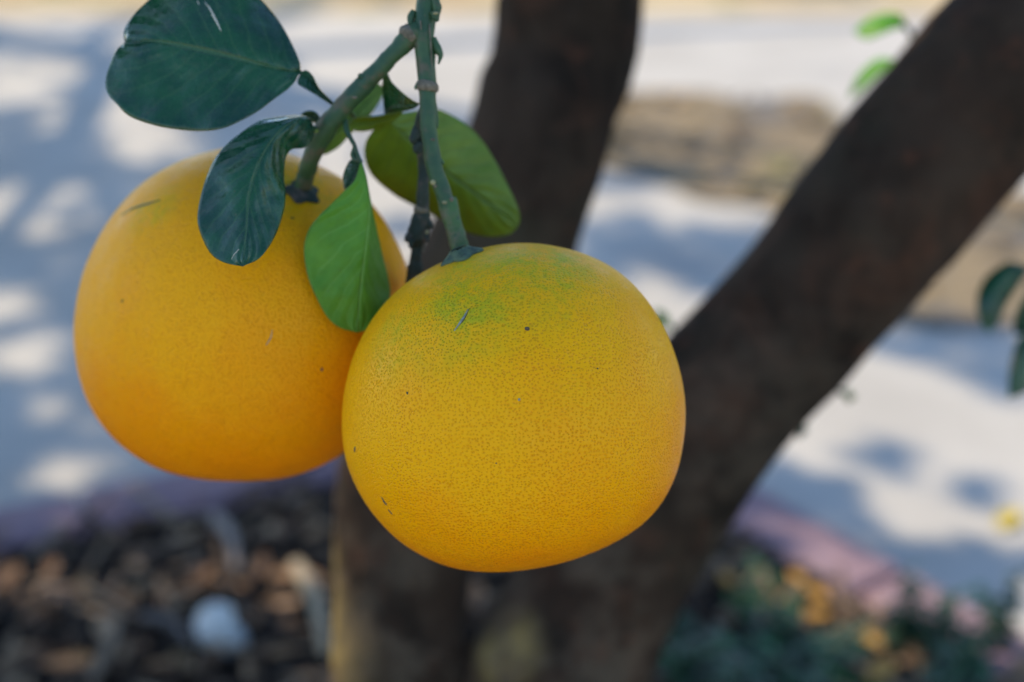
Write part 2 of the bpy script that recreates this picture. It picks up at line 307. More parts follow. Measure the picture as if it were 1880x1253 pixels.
# ------------------------------------------------------------------ the tree: trunk, stems, limb
tree = empty('citrus_tree', (-0.02, 0.93, 0.03))
tag(tree, 'dark brown citrus tree forking low into an upright stem and a leaning limb', 'tree', 'citrus trees')
LS = [(742, 1253, 1.03, 136), (735, 1100, 1.02, 124), (762, 830, 1.01, 138), (840, 640, 1.0, 138), (925, 440, 1.0, 138), (1000, 200, 1.0, 137), (1045, 0, 1.0, 134)]
rows = [(-0.02, 0.93, -0.04, 0.135), (-0.02, 0.925, 0.03, 0.112), (-0.035, 0.915, 0.13, 0.092), (-0.055, 0.905, 0.24, 0.066)] + [tuple(P(x, y, d)) + (r / FPX * d,) for x, y, d, r in LS]
top = P(1045, 0, 1.0)
rows += [(top.x + 0.03, top.y + 0.05, 1.15, 0.044), (top.x - 0.02, top.y + 0.18, 1.45, 0.040), (-0.25, 1.35, 1.95, 0.032), (-0.55, 1.75, 2.45, 0.020), (-0.7, 2.0, 2.8, 0.008)]
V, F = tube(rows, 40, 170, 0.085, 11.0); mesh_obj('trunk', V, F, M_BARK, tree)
RL = [(985, 1330, 1.03, 150), (1015, 1253, 1.02, 172), (1045, 1190, 1.015, 164), (1088, 1100, 1.01, 154), (1165, 965, 1.0, 152), (1258, 828, 0.99, 150), (1350, 708, 0.985, 150), (1515, 522, 0.98, 150), (1675, 326, 0.97, 158), (1860, 100, 0.96, 165), (1990, -60, 0.95, 160)]
e = P(1990, -60, 0.95)
rows = [(-0.02, 0.92, 0.12, 0.055), (-0.01, 0.91, 0.22, 0.058)] + [tuple(P(x, y, d)) + (r / FPX * d,) for x, y, d, r in RL] + [(e.x + 0.14, e.y + 0.05, 1.3, 0.050), (e.x + 0.3, e.y + 0.12, 1.6, 0.040), (0.9, 1.3, 2.2, 0.022), (1.0, 1.5, 2.7, 0.008)]
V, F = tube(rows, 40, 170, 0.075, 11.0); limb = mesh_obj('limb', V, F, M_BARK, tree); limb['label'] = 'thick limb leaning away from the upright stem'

# ------------------------------------------------------------------ grapefruits
def fruit(name, outline, depth, zscale, mat_fn, label, seed, dimple=None):
    cx = sum(p[0] for p in outline) / len(outline)
    xs = [p[0] for p in outline]; ys = [p[1] for p in outline]; cx = (min(xs) + max(xs)) / 2; cy = (min(ys) + max(ys)) / 2
    a = np.array([math.atan2(-(y - cy), x - cx) for x, y in outline]); r = np.array([math.hypot(x - cx, y - cy) for x, y in outline])
    o = np.argsort(a); a = a[o]; r = r[o]; aa = np.r_[a - 2 * math.pi, a, a + 2 * math.pi]; rr = np.r_[r, r, r]
    # smooth the radius with a few harmonics
    q = np.linspace(-math.pi, math.pi, 512, endpoint=False); rq = np.interp(q, aa, rr); f = np.fft.rfft(rq); f[12:] = 0; rs = np.fft.irfft(f, 512)
    k = depth / FPX * 0.9945; R = rs.mean() * k
    cen = P(cx, cy, depth); view = (cen - C0).normalized(); ex = RT; ey = view.cross(ex) * -1; ey = ex.cross(view).normalized() * 1
    if ey.dot(UP) < 0: ey = -ey
    V, F, UV = [], [], []; nu, nv = 200, 120
    for j in range(nv + 1):
        ph = math.pi * j / nv
        for i in range(nu):
            th = 2 * math.pi * i / nu - math.pi; rt = rs[int(round((th + math.pi) / (2 * math.pi) * 512)) % 512] * k
            w = math.sin(ph) ** 2; re = R + (rt - R) * w
            v = ex * (re * math.sin(ph) * math.cos(th)) + ey * (re * math.sin(ph) * math.sin(th)) - view * (R * zscale * math.cos(ph))
            v *= 1 + 0.009 * noise.noise(v * 24 + Vector((seed, 0, 0))) * (1 - 0.6 * w) + 0.0022 * noise.noise(v * 80 + Vector((0, seed, 0)))
            if dimple:
                dd = (cen + v - dimple[0]).length; v = v - (v.normalized()) * dimple[2] * math.exp(-(dd / dimple[1]) ** 2)
            V.append(cen + v); cr = 2 * R * math.sin(ph / 2); UV.append((cr * math.cos(th) + 0.3, cr * math.sin(th) + 0.3))
    for j in range(nv):
        for i in range(nu):
            i2 = (i + 1) % nu; F.append((j * nu + i, (j + 1) * nu + i, (j + 1) * nu + i2, j * nu + i2))
    root = empty(name, cen); tag(root, label, 'grapefruit', 'grapefruits hanging from the branch')
    ob = mesh_obj('peel', V, F, mat_fn(cen), root, uv=UV)
    return root, ob, BVHTree.FromPolygons(V, F), cen
FRONT = [(952, 446), (900, 451), (860, 462), (820, 478), (760, 509), (710, 552), (668, 610), (640, 680), (627, 757), (632, 830), (650, 888), (677, 932), (717, 978), (768, 1015), (830, 1041), (900, 1049), (960, 1046), (1010, 1038), (1060, 1023), (1141, 987), (1203, 938), (1237, 880), (1254, 815), (1259, 757), (1250, 685), (1228, 620), (1195, 560), (1150, 509), (1090, 472), (1020, 452)]
REAR = [(455, 268), (403, 276), (330, 297), (265, 335), (215, 385), (170, 460), (145, 530), (136, 600), (140, 670), (160, 740), (200, 800), (250, 842), (320, 873), (400, 884), (450, 885), (540, 874), (610, 846), (665, 800), (710, 745), (741, 675), (755, 600), (748, 503), (726, 437), (682, 374), (624, 323), (572, 300), (510, 277)]
def sp(px, py, cen, r):                 # about where the pixel meets the fruit, in the fruit's own coordinates
    v = (P(px, py, 1.0) - C0).normalized(); b = (cen - C0).dot(v); c2 = (cen - C0).length_squared - r * r; disc = max(b * b - c2, 0)
    return C0 + v * (b - math.sqrt(disc)) - cen
BASE, ORA, GRN = (0.96, 0.435, 0.001), (0.97, 0.305, 0.001), (0.46, 0.42, 0.010)
mf = lambda c: mat_peel('grapefruit_peel_greenish', [(sp(835, 560, c, .0625), 0.005, 0.034, 1.0), (sp(980, 480, c, .0625), 0.008, 0.040, 1.0), (sp(860, 500, c, .0625), 0.01, 0.045, 0.7), (sp(720, 610, c, .0625), 0.002, 0.022, 0.8)], Vector((0.25, -0.05, -1)).normalized(), BASE, ORA, GRN)
mr = lambda c: mat_peel('grapefruit_peel_golden', [(sp(270, 370, c, .067), 0.002, 0.018, 0.8), (sp(560, 350, c, .067), 0.004, 0.026, 0.7)], Vector((-0.1, -0.2, -1)).normalized(), (0.96, 0.400, 0.001), (0.97, 0.300, 0.001), GRN)
fr, fr_o, fr_b, fr_c = fruit('grapefruit', FRONT, 0.570, 0.97, mf, 'golden grapefruit with a green tinged shoulder and grey scratch, overlapping its neighbour', 3)
rc = P(445, 577, 0.638)
rear_calyx = None
def hit(bvh, px, py):
    v = (P(px, py, 1.0) - C0).normalized(); h = bvh.ray_cast(C0, v); return h[0], h[1]
# find the rear calyx spot on the undimpled fruit first
rr0 = 307 / FPX * 0.638; cal = sp(553, 352, rc, rr0) + rc
re_, re_o, re_b, re_c = fruit('grapefruit', REAR, 0.638, 0.97, mr, 'golden orange grapefruit half covered by two hanging leaves', 11, (cal, 0.016, 0.0035))

def blob_on(bvh, px, py, rx, ry, ang, mat, name, parent, h=0.0008, seg=14, ragged=0.2, sink=0.0003, rings=4):
    p, n = hit(bvh, px, py); 
    if p is None: return None
    d = (p - C0).dot(FW); t = (RT * math.cos(ang) - UP * math.sin(ang)); t = (t - n * t.dot(n)).normalized(); s = n.cross(t)
    V, F = [], []
    for j in range(rings):
        f = (j + 1) / rings
        for k in range(seg):
            a = 2 * math.pi * k / seg; rg = 1 + ragged * f * noise.noise(Vector((math.cos(a) * 1.7 + px, math.sin(a) * 1.7 + py, j * 0.2)))
            q = p + t * (rx / FPX * d * f * rg * math.cos(a)) + s * (ry / FPX * d * f * rg * math.sin(a))
            loc = bvh.find_nearest(q); V.append(loc[0] + loc[1] * (h * (1 - f * f) - (sink if j == rings - 1 else 0) + 0.25 * h * noise.noise(Vector((a, f * 3, px)))))
    V.append(p + n * h); c = len(V) - 1
    for k in range(seg):
        F.append((c, k, (k + 1) % seg))
        for j in range(rings - 1): F.append((j * seg + k, (j + 1) * seg + k, (j + 1) * seg + (k + 1) % seg, j * seg + (k + 1) % seg))
    return mesh_obj(name, V, F, mat, parent)
def scratch_on(bvh, pts, rpx, mat, name, parent, lift=0.25):
    rows = []
    for i, (x, y) in enumerate(crom(pts, 14)):
        p, n = hit(bvh, x, y)
        if p is None: continue
        d = (p - C0).dot(FW); r = rpx / FPX * d * (0.25 + 0.75 * math.sin(math.pi * (i + 0.6) / 14.2)) * (1 + 0.4 * noise.noise(Vector((x, y, 0)) * 0.15)); rows.append(tuple(p + n * r * (lift - 0.5)) + (r,))
    if len(rows) < 3: return
    V, F = tube(rows, 8); return mesh_obj(name, V, F, mat, parent)
# marks on the peels
scratch_on(fr_b, [(859, 568), (853, 580), (848, 588), (841, 598), (834, 608)], 2.4, M_SCAR, 'scratch', fr)
scratch_on(fr_b, [(862, 566), (857, 578), (850, 590), (844, 597)], 1.0, M_DARKSPOT, 'scratch', fr)
blob_on(fr_b, 968, 604, 5.5, 5, 0.3, M_DARKSPOT, 'blemish', fr, 0.0006)
for x, y, a, b_, g in ((706, 922, 12, 4, 0.9), (716, 940, 8, 3, 0.8), (651, 826, 4, 9, 0.3), (748, 722, 3, 4, 0), (1097, 677, 2.2, 2, 0), (911, 851, 2, 2, 0)):
    blob_on(fr_b, x, y, a, b_, g, M_DARKSPOT, 'blemish', fr, 0.0001, ragged=0.9)
blob_on(fr_b, 953, 734, 2.6, 3.4, 0, M_SCAR, 'blemish', fr, 0.0004)
scratch_on(re_b, [(222, 396), (245, 383), (270, 375), (296, 367)], 3.2, M_TWIG2, 'scratch', re_, 0.1)
blob_on(re_b, 591, 679, 3, 5, 0.2, M_DARKSPOT, 'blemish', re_, 0.0002)
scratch_on(re_b, [(500, 605), (497, 620), (488, 635)], 1.2, M_SCAR, 'scratch', re_, 0.0)

# ------------------------------------------------------------------ the fruiting branch
hook = P(783, -30, 0.568)
stemrows = [(-0.40, 1.52, 2.12, 0.012), (-0.34, 1.25, 1.92, 0.010), (-0.24, 0.90, 1.55, 0.0075), (-0.12, 0.66, 1.20, 0.005), (hook.x - 0.004, hook.y + 0.012, hook.z + 0.08, 0.0041)]
px_main = [(783, -30, .568, 19), (783, 10, .568, 19), (778, 60, .568, 20), (782, 110, .568, 18), (784, 150, .568, 16.5), (785, 200, .568, 15), (790, 260, .569, 15), (798, 310, .570, 15.5), (812, 350, .571, 15.5), (824, 385, .572, 16), (836, 430, .573, 16), (849, 475, .574, 17)]
stemrows += [tuple(P(x, y, d)) + (r / FPX * d,) for x, y, d, r in px_main]
V, F = tube(stemrows, 18, 320, 0.14, 190.0)
branch = mesh_obj('branch', V, F, M_TWIG, tree); branch['label'] = 'green fruiting branch with leaf scars carrying both fruits'
bro = parent_world(branch)
def sub(name, VF, mat, **kw): return mesh_obj(name, VF[0], VF[1], mat, branch, **kw)
sub('side_twig', ptube([(776, 46, .568, 14), (762, 58, .568, 19), (745, 76, .569, 19), (720, 102, .570, 17), (680, 143, .573, 17), (650, 174, .575, 17.5), (622, 206, .578, 19), (596, 240, .582, 19), (577, 276, .587, 17), (563, 318, .594, 16), (556, 345, .599, 17), (553, 362, .603, 17)], nseg=18, n=110, rough=0.14, nscale=190.0, lumps=((0.05, .02, .1), (0.36, .02, .1), (.62, .03, .08))), M_TWIG)
sub('fruit_stalk', ptube([(820, 366, .5717, 17.5), (824, 380, .572, 18.5), (828, 398, .5722, 17), (838, 432, .573, 16.6), (849, 474, .574, 17.8)], nseg=18, n=40, rough=0.09, nscale=420.0), M_TWIG2)
sub('dead_twig', ptube([(778, 200, .571, 9), (774, 225, .578, 12), (774, 262, .584, 13), (778, 300, .588, 11), (777, 345, .590, 11), (775, 384, .593, 13), (772, 404, .595, 18), (768, 430, .597, 19), (766, 446, .599, 12), (763, 470, .601, 10), (762, 495, .603, 14), (756, 525, .606, 12)], nseg=14, n=90, rough=0.16, nscale=330.0), M_DEAD_AND_SHADED)
sub('node_ring', ptube([(786, 150, .5676, 17), (785, 155, .5676, 20), (784.5, 163, .5676, 20.5), (784, 169, .5676, 17)], nseg=20, n=14, rough=0.12, nscale=500), M_CORK)
sub('node_ring', ptube([(775, 378, .593, 11), (774, 383, .593, 14.5), (774, 388, .593, 14.5), (774, 393, .593, 11)], nseg=16, n=12, rough=0.12, nscale=500), M_CORK)
sub('node_ring', ptube([(759, 55, .5675, 17), (754, 61, .5675, 20.5), (749, 66, .5675, 20.5), (745, 71, .5675, 17)], nseg=18, n=12, rough=0.14, nscale=500), M_CORK)
def spur(name, pts, mat, seg=8, n=12): return sub(name, ptube(pts, nseg=seg, n=n, rough=0.15, nscale=600), mat)
# knobs, bud scars and thorn stubs
for pts in ([(797, -6, .566, 8), (802, 14, .565, 9), (803, 28, .565, 5)], [(798, 22, .564, 9), (800, 32, .564, 8), (803, 40, .564, 3)], [(795, 70, .567, 6), (804, 92, .567, 8), (809, 102, .567, 5), (805, 118, .567, 2)],
            [(760, 20, .567, 5), (755, 30, .567, 7), (754, 42, .567, 6), (757, 52, .567, 3)], [(770, 152, .567, 5), (764, 160, .567, 3.5), (763, 165, .567, 1.5)], [(764, 62, .567, 8), (760, 76, .567, 5), (759, 82, .567, 2)],
            [(667, 143, .571, 5), (661, 139, .571, 4.5), (659, 144, .571, 2)], [(803, 290, .569, 5), (811, 297, .569, 3.5), (815, 302, .569, 2)], [(799, 190, .569, 3), (802, 222, .569, 3.5), (803, 236, .569, 1.5)]):
    spur('leaf_scar', pts, M_TWIG)
for pts in ([(766, 234, .579, 8), (760, 256, .579, 9), (764, 262, .579, 5)], [(770, 262, .580, 9), (766, 276, .580, 8), (774, 279, .580, 3)], [(760, 424, .596, 9), (750, 438, .596, 8), (744, 444, .596, 4)], [(782, 402, .594, 7), (790, 414, .594, 5), (791, 420, .594, 2)],
            [(780, 430, .596, 6), (784, 441, .596, 4), (783, 447, .596, 1.5)], [(757, 440, .595, 7), (754, 452, .595, 4), (756, 457, .595, 2)], [(764, 488, .602, 8), (752, 490, .602, 5), (751, 499, .602, 3)]):
    spur('twig_knob', pts, M_DEAD_AND_SHADED)
def dot(px, py, d, rx, ry, mat, name='bud_scar', ang=0.0):
    c = P(px, py, d); V, F = [], []; seg = 10
    for j, (f, h) in enumerate(((1, 0.0), (0.75, 0.5), (0.35, 0.8))):
        for k in range(seg):
            a = 2 * math.pi * k / seg; x = math.cos(a) * rx * f; y = math.sin(a) * ry * f; ca, sa = math.cos(ang), math.sin(ang)
            V.append(c + (RT * (x * ca - y * sa) + UP * (x * sa + y * ca)) * (d / FPX) - FW * (h * min(rx, ry) * 0.5 * d / FPX) + FW * 0.0004 * (1 - h))
    V.append(c - FW * (0.5 * min(rx, ry) * d / FPX)); n = len(V) - 1
    for k in range(seg):
        k2 = (k + 1) % seg; F += [(k, k2, seg + k2, seg + k), (seg + k, seg + k2, 2 * seg + k2, 2 * seg + k), (2 * seg + k, 2 * seg + k2, n)]
    return mesh_obj(name, V, F, mat, branch)
for a in ((800, 24, .5615, 5.5, 2.6, M_PALE), (777, 150.5, .5645, 8, 3, M_PALE), (795, 256, .5656, 4.5, 3, M_CORK), (795, 335, .567, 5, 5.5, M_PALE), (799, 342, .567, 3, 3, M_CORK), (816, 372, .568, 5, 3, M_PALE), (829, 366, .568, 4, 5, M_CORK), (651, 179, .5712, 5, 3, M_CORK), (746, 66, .5646, 4, 3, M_PALE), (784, 426, .5925, 3, 4, M_PALE), (777, 456, .598, 2.2, 8, M_CORK), (579, 240, .577, 6, 4, M_OLIVELEAF)):
    dot(*a)
for pts in ([(780, 0, .565), (780, 30, .5645)], [(772, 38, .564), (773, 55, .564)], [(788, 45, .5642), (791, 80, .5645), (793, 120, .566), (797, 145, .567)]):  # corky streaks
    V, F = tube([tuple(P(x, y, d - 0.0003)) + (0.00028,) for x, y, d in pts], 6, 10); mesh_obj('bark_streak', V, F, M_CORK, branch)

def calyx(bvh, px, py, r_px, stem_dir, parent, mat, seed):
    p, n = hit(bvh, px, py)
    if p is None: p, n, _, _ = bvh.find_nearest(P(px, py, .575))
    d = (p - C0).dot(FW); t = (RT - n * RT.dot(n)).normalized(); s = n.cross(t); V, F = [], []; seg = 40; R = r_px / FPX * d
    prof = [(0.40, 0.0032), (0.52, 0.0026), (0.68, 0.0019), (0.84, 0.0014), (0.97, 0.0009), (1.03, 0.0003), (0.95, -0.0006)]
    for j, (f, h) in enumerate(prof):
        for k in range(seg):
            a = 2 * math.pi * k / seg; lob = 1 + (0.16 * math.cos(5 * a + seed) + 0.10 * noise.noise(Vector((math.cos(a) * 3, math.sin(a) * 3, seed)))) * max(0, (f - 0.4)) / 0.6
            q = p + (t * math.cos(a) + s * math.sin(a)) * R * f * lob; l = bvh.find_nearest(q); V.append(l[0] + l[1] * (h * (1 + 0.25 * noise.noise(Vector((math.cos(a) * 4, math.sin(a) * 4, j + seed))))))
    for j in range(len(prof) - 1):
        for k in range(seg): k2 = (k + 1) % seg; F.append((j * seg + k, j * seg + k2, (j + 1) * seg + k2, (j + 1) * seg + k))
    F.append(tuple(range(seg)))
    return mesh_obj('calyx', V, F, mat, parent)
calyx(fr_b, 848, 471, 37, None, fr, M_CALYX, 1.0)
calyx(re_b, 554, 356, 31, None, re_, M_DEAD_AND_SHADED, 2.3)  # dark twig colour puts the shadow into this calyx

# ------------------------------------------------------------------ leaves of the branch
LEAF_BVH = {}
def leaf(name, mid, left, right, off, mat, parent, wave=0.0012, seed=0, nu=48, nv=28, arch=1.5, petiole=None, pucker=0.0009, key=None, label=None):
    """mid rows px py depth ; left/right rows px py, base to tip ; off rows (u, depth offset left edge, right edge)"""
    m = crom(mid, nu); l = crom(left, nu); r = crom(right, nu); ou = np.array(off, float)
    V, UV, F = [], [], []
    for i in range(nu):
        u = i / (nu - 1); ol = np.interp(u, ou[:, 0], ou[:, 1]); orr = np.interp(u, ou[:, 0], ou[:, 2])
        for j in range(nv + 1):
            v = 2 * j / nv - 1; a = abs(v); ed = l[i] if v < 0 else r[i]; od = ol if v < 0 else orr
            x = m[i, 0] + (ed[0] - m[i, 0]) * a; y = m[i, 1] + (ed[1] - m[i, 1]) * a
            d = m[i, 2] + od * a ** arch + 0.0011 * (1 - min(a / 0.12, 1)) * math.sin(math.pi * u) * 0.6
            ph = u * 9 - 2.2 * a ** 0.8
            d += pucker * noise.noise(Vector((x * 0.026, y * 0.026, seed + 2))) * math.sin(math.pi * u) * min(1, a * 4) * (1.2 - a * 0.4)
            d += wave * (noise.noise(Vector((x * 0.011, y * 0.011, seed))) * (0.4 + a) + 0.6 * a * a * noise.noise(Vector((u * 9, v * 1.5, seed + 5)))) + 0.00012 * math.cos(2 * math.pi * ph) * math.sin(math.pi * min(1, a * 1.1)) 
            V.append(P(x, y, d)); UV.append((u, 0.5 + v * 0.5))
    k = nv + 1
    for i in range(nu - 1):
        for j in range(nv): F.append((i * k + j, i * k + j + 1, (i + 1) * k + j + 1, (i + 1) * k + j))
    if key: LEAF_BVH[key] = BVHTree.FromPolygons(V, F)
    n0 = len(V)
    if petiole:
        pv_, pf_ = ptube(petiole, nseg=8, n=14); V += pv_; F += [tuple(i + n0 for i in f) for f in pf_]; UV += [(0.5, 0.25)] * len(pv_)
    o = mesh_obj(name, V, F, mat, parent, uv=UV)
    sm = o.modifiers.new('thickness', 'SOLIDIFY'); sm.thickness = 0.0004; sm.offset = 0
    if label: o['label'] = label
    return o
# broad dark leaf beside the big shoulder
leaf('leaf', [(551, 133, .577), (514, 128, .573), (429, 106, .567), (336, 85, .565), (283, 76, .567), (230, 78, .573)],
     [(551, 133), (549, 112), (528, 66), (504, 29), (470, -8), (420, -40), (360, -48), (310, -32), (270, 4), (248, 25), (231, 50), (228, 66), (230, 78)],
     [(551, 133), (536, 157), (509, 178), (477, 202), (440, 223), (405, 237), (357, 241), (299, 234), (256, 222), (232, 210), (214, 191), (198, 173), (194, 149), (203, 117), (214, 93), (230, 78)],
     [(0, 0, 0), (0.3, .013, -.006), (0.7, .016, -.002), (1, .004, .004)], M_DARKLEAF, branch, 0.0030, 1.0, 56, 36, petiole=[(551, 133, .5775, 3), (556, 136, .578, 3.5), (563, 140, .578, 4)], key='L1', label='broad dark leaf with a notched tip')
leaf('leaf_wing', [(553, 134, .5775), (570, 150, .577), (588, 170, .577), (606, 186, .579), (616, 196, .580)], [(553, 134), (562, 129), (574, 140), (586, 163), (608, 185), (616, 196)], [(553, 134), (546, 152), (562, 163), (580, 174), (602, 189), (616, 196)],
     [(0, 0, 0), (.4, -.003, -.002), (1, 0, 0)], M_DARKLEAF, branch, 0.0004, 2, 24, 12)
# dark glossy leaf hanging in front of the far fruit
leaf('leaf', [(577, 236, .579), (566, 216, .571), (540, 222, .561), (506, 250, .554), (477, 297, .549), (458, 356, .5445), (453, 419, .541), (446, 489, .538)],
     [(577, 236), (560, 214), (532, 213), (500, 217), (477, 222), (447, 241), (418, 264), (392, 297), (374, 342), (364, 386), (365, 419), (385, 463), (410, 482), (446, 489)],
     [(577, 236), (576, 246), (570, 262), (556, 272), (536, 274), (524, 290), (521, 327), (524, 356), (519, 393), (503, 437), (477, 474), (446, 489)],
     [(0, .002, .002), (0.2, .007, .007), (0.45, .006, .010), (0.75, .008, .006), (1, 0, 0)], M_DARKLEAF, branch, 0.0030, 8.0, 56, 32, petiole=[(577, 236, .579, 4), (586, 240, .581, 5)], key='L2', label='dark glossy leaf curling over and hanging in front of the fruit')
leaf('leaf_wing', [(546, 216, .585), (565, 212, .585), (590, 222, .584)], [(546, 216), (562, 205), (580, 207), (590, 222)], [(546, 216), (566, 222), (580, 226), (590, 222)], [(0, 0, 0), (.5, -.003, .003), (1, 0, 0)], M_DARKLEAF, branch, 0.0003, 4, 16, 8)
# pale leaf between the two fruits
leaf('leaf', [(663, 297, .571), (672, 335, .570), (679, 375, .571), (674, 440, .5725), (662, 529, .576), (655, 611, .580)],
     [(663, 297), (652, 330), (633, 350), (616, 367), (583, 400), (565, 426), (558, 459), (565, 507), (583, 551), (602, 584), (624, 602), (655, 611)],
     [(663, 297), (672, 325), (677, 352), (685, 393), (701, 466), (711, 505), (716, 540), (708, 575), (688, 600), (655, 611)],
     [(0, 0, 0), (.3, -.004, .012), (.7, -.004, .018), (1, 0, 0)], M_PALELEAF, branch, 0.0016, 14.0, 52, 30, arch=1.15, key='L3', label='pale green leaf folded along its midrib between the two fruits')
leaf('leaf_wing', [(662, 296, .571), (652, 318, .574), (633, 348, .578)], [(662, 296), (644, 294), (631, 320), (631, 338), (633, 348)], [(662, 296), (665, 312), (654, 330), (642, 342), (633, 348)], [(0, 0, 0), (.5, .003, -.001), (1, 0, 0)], M_DARKLEAF, branch, 0.0003, 5, 18, 12)
sub('petiole', ptube([(634, 222, .578, 5), (636, 238, .576, 5.5), (641, 250, .574, 4.5), (650, 266, .572, 4), (656, 284, .571, 3.5), (663, 300, .571, 4)], nseg=10, n=26), M_TWIG)
spur('petiole_wing', [(651, 268, .572, 3), (648, 284, .572, 5), (652, 294, .571, 4), (660, 296, .571, 2)], M_TWIG)
# large soft leaf behind the branch
leaf('leaf', [(705, 214, .606), (735, 240, .612), (800, 300, .622), (880, 360, .632), (951, 415, .640)],
     [(705, 214), (759, 205), (795, 199), (831, 213), (867, 238), (899, 279), (931, 339), (951, 383), (955, 402), (951, 415)],
     [(705, 214), (684, 241), (671, 262), (670, 291), (684, 323), (723, 357), (763, 379), (811, 403), (859, 427), (899, 435), (935, 430), (951, 415)],
     [(0, 0, 0), (.5, .004, .022), (1, 0, 0)], M_OLIVELEAF, branch, 0.0015, 21.0, 44, 24, label='large olive leaf spreading behind the branch')
leaf('leaf_wing', [(706, 210, .600), (720, 195, .594), (745, 195, .584), (771, 190, .576)], [(706, 210), (702, 160), (706, 124), (716, 148), (740, 172), (763, 188), (771, 190)], [(706, 210), (720, 208), (742, 204), (762, 198), (771, 190)],
     [(0, 0, 0), (.5, -.012, .004), (1, 0, 0)], M_DARKLEAF, branch, 0.0005, 6, 30, 14)
leaf('leaf', [(742, 203, .590), (710, 216, .598), (675, 226, .604), (640, 226, .606)], [(742, 203), (722, 208), (690, 214), (660, 215), (640, 226)], [(742, 203), (726, 220), (700, 233), (672, 241), (650, 240), (640, 226)], [(0, 0, 0), (.5, -.008, .004), (1, 0, 0)], M_OLIVELEAF, branch, 0.0005, 7, 30, 14)
leaf('leaf', [(703, 160, .622), (675, 188, .617), (640, 222, .612), (605, 256, .612), (579, 285, .616)], [(703, 160), (690, 152), (672, 160), (648, 180), (620, 208), (590, 240), (577, 268), (579, 285)], [(703, 160), (703, 174), (685, 205), (662, 228), (640, 250), (622, 270), (600, 283), (579, 285)], [(0, 0, 0), (.5, .008, .004), (1, 0, 0)], M_OLIVELEAF, branch, 0.0008, 8, 36, 18)
sub('petiole', ptube([(640, 200, .578, 6), (645, 210, .590, 5), (650, 214, .606, 4)], nseg=8, n=10), M_TWIG)
# dry scratches on the leaves
def leaf_scratch(key, pts, r): scratch_on(LEAF_BVH[key], pts, r, M_SCARP, 'scratch', branch, 0.45)
M_SCARP = mat_simple('papery_scratch', (0.62, 0.58, 0.44), (0.42, 0.36, 0.24), 700.0, 0.7, 0.3, 0.0003)
leaf_scratch('L1', [(375, 4), (385, 16), (393, 32), (400, 45), (407, 60)], 2.6); leaf_scratch('L1', [(361, 0), (364, 6), (366, 11)], 1.6)
leaf_scratch('L2', [(445, 452), (436, 462), (429, 470), (423, 484)], 1.5)

# ------------------------------------------------------------------ shoots on the limb
def shoot(label, stem, leaves):
    st = mesh_obj('shoot', *ptube(stem, nseg=8, n=16), M_TWIG, tree)
    if label: st['label'] = label
    for (mid, l, r, off, mat) in leaves: leaf('leaf', mid, l, r, off, mat, st, 0.0006, random.random() * 20, 22, 12)
shoot('bright green young shoot on the leaning limb', [(1700, 105, .98, 4), (1684, 84, .985, 5), (1672, 62, .99, 5), (1658, 42, .99, 4)],
      [([(1664, 50, .99), (1630, 42, .99), (1595, 48, .995), (1568, 60, 1.0)], [(1664, 50), (1655, 28), (1625, 24), (1590, 36), (1568, 60)], [(1664, 50), (1640, 54), (1615, 64), (1590, 72), (1568, 60)], [(0, 0, 0), (.5, .02, -.01), (1, 0, 0)], M_BRIGHTLEAF)])
shoot(None, [(1670, 135, .985, 5), (1652, 115, 1.0, 4), (1642, 112, 1.0, 3)],
      [([(1648, 112, 1.0), (1615, 122, 1.02), (1580, 155, 1.05), (1556, 185, 1.07)], [(1648, 112), (1612, 108), (1576, 140), (1556, 185)], [(1648, 112), (1618, 133), (1588, 160), (1556, 185)], [(0, 0, 0), (.5, .015, -.008), (1, 0, 0)], M_BRIGHTLEAF)])
shoot('dark leafy shoot hanging beside the leaning limb', [(1935, 180, .955, 9), (2000, 260, .92, 8), (2000, 350, .91, 8), (1960, 410, .92, 7), (1915, 470, .93, 6), (1890, 540, .935, 5), (1895, 640, .94, 4)],
      [([(1895, 490, .935), (1855, 500, .93), (1825, 545, .925), (1816, 613, .93)], [(1895, 490), (1850, 482), (1806, 515), (1793, 560), (1803, 598), (1816, 613)], [(1895, 490), (1872, 522), (1850, 556), (1835, 588), (1816, 613)], [(0, 0, 0), (.5, .012, .014), (1, 0, 0)], M_DARKLEAF),
       ([(1900, 600, .94), (1880, 650, .935), (1862, 700, .93), (1851, 732, .93)], [(1900, 600), (1868, 625), (1853, 680), (1851, 732)], [(1900, 600), (1910, 660), (1890, 715), (1851, 732)], [(0, 0, 0), (.5, .012, .014), (1, 0, 0)], M_DARKLEAF),
       ([(1905, 540, .94), (1885, 560, .94), (1868, 590, .945), (1862, 615, .95)], [(1905, 540), (1880, 545), (1862, 580), (1862, 615)], [(1905, 540), (1905, 580), (1885, 610), (1862, 615)], [(0, 0, 0), (.5, .01, .01), (1, 0, 0)], M_DARKLEAF)])
shoot(None, [(1480, 740, .98, 5), (1478, 770, .985, 4), (1472, 785, .985, 3)], [([(1474, 775, .985), (1472, 792, .985), (1465, 806, .985)], [(1474, 775), (1463, 788), (1465, 806)], [(1474, 775), (1482, 792), (1465, 806)], [(0, 0, 0), (.5, .01, .01), (1, 0, 0)], M_DARKLEAF)])
shoot(None, [(1520, 690, .99, 5), (1536, 712, .99, 4), (1552, 726, .99, 3)], [([(1545, 720, .99), (1558, 728, .99), (1572, 730, 1.0)], [(1545, 720), (1558, 716), (1572, 730)], [(1545, 720), (1556, 738), (1572, 730)], [(0, 0, 0), (.5, .01, .01), (1, 0, 0)], M_OLIVELEAF)])
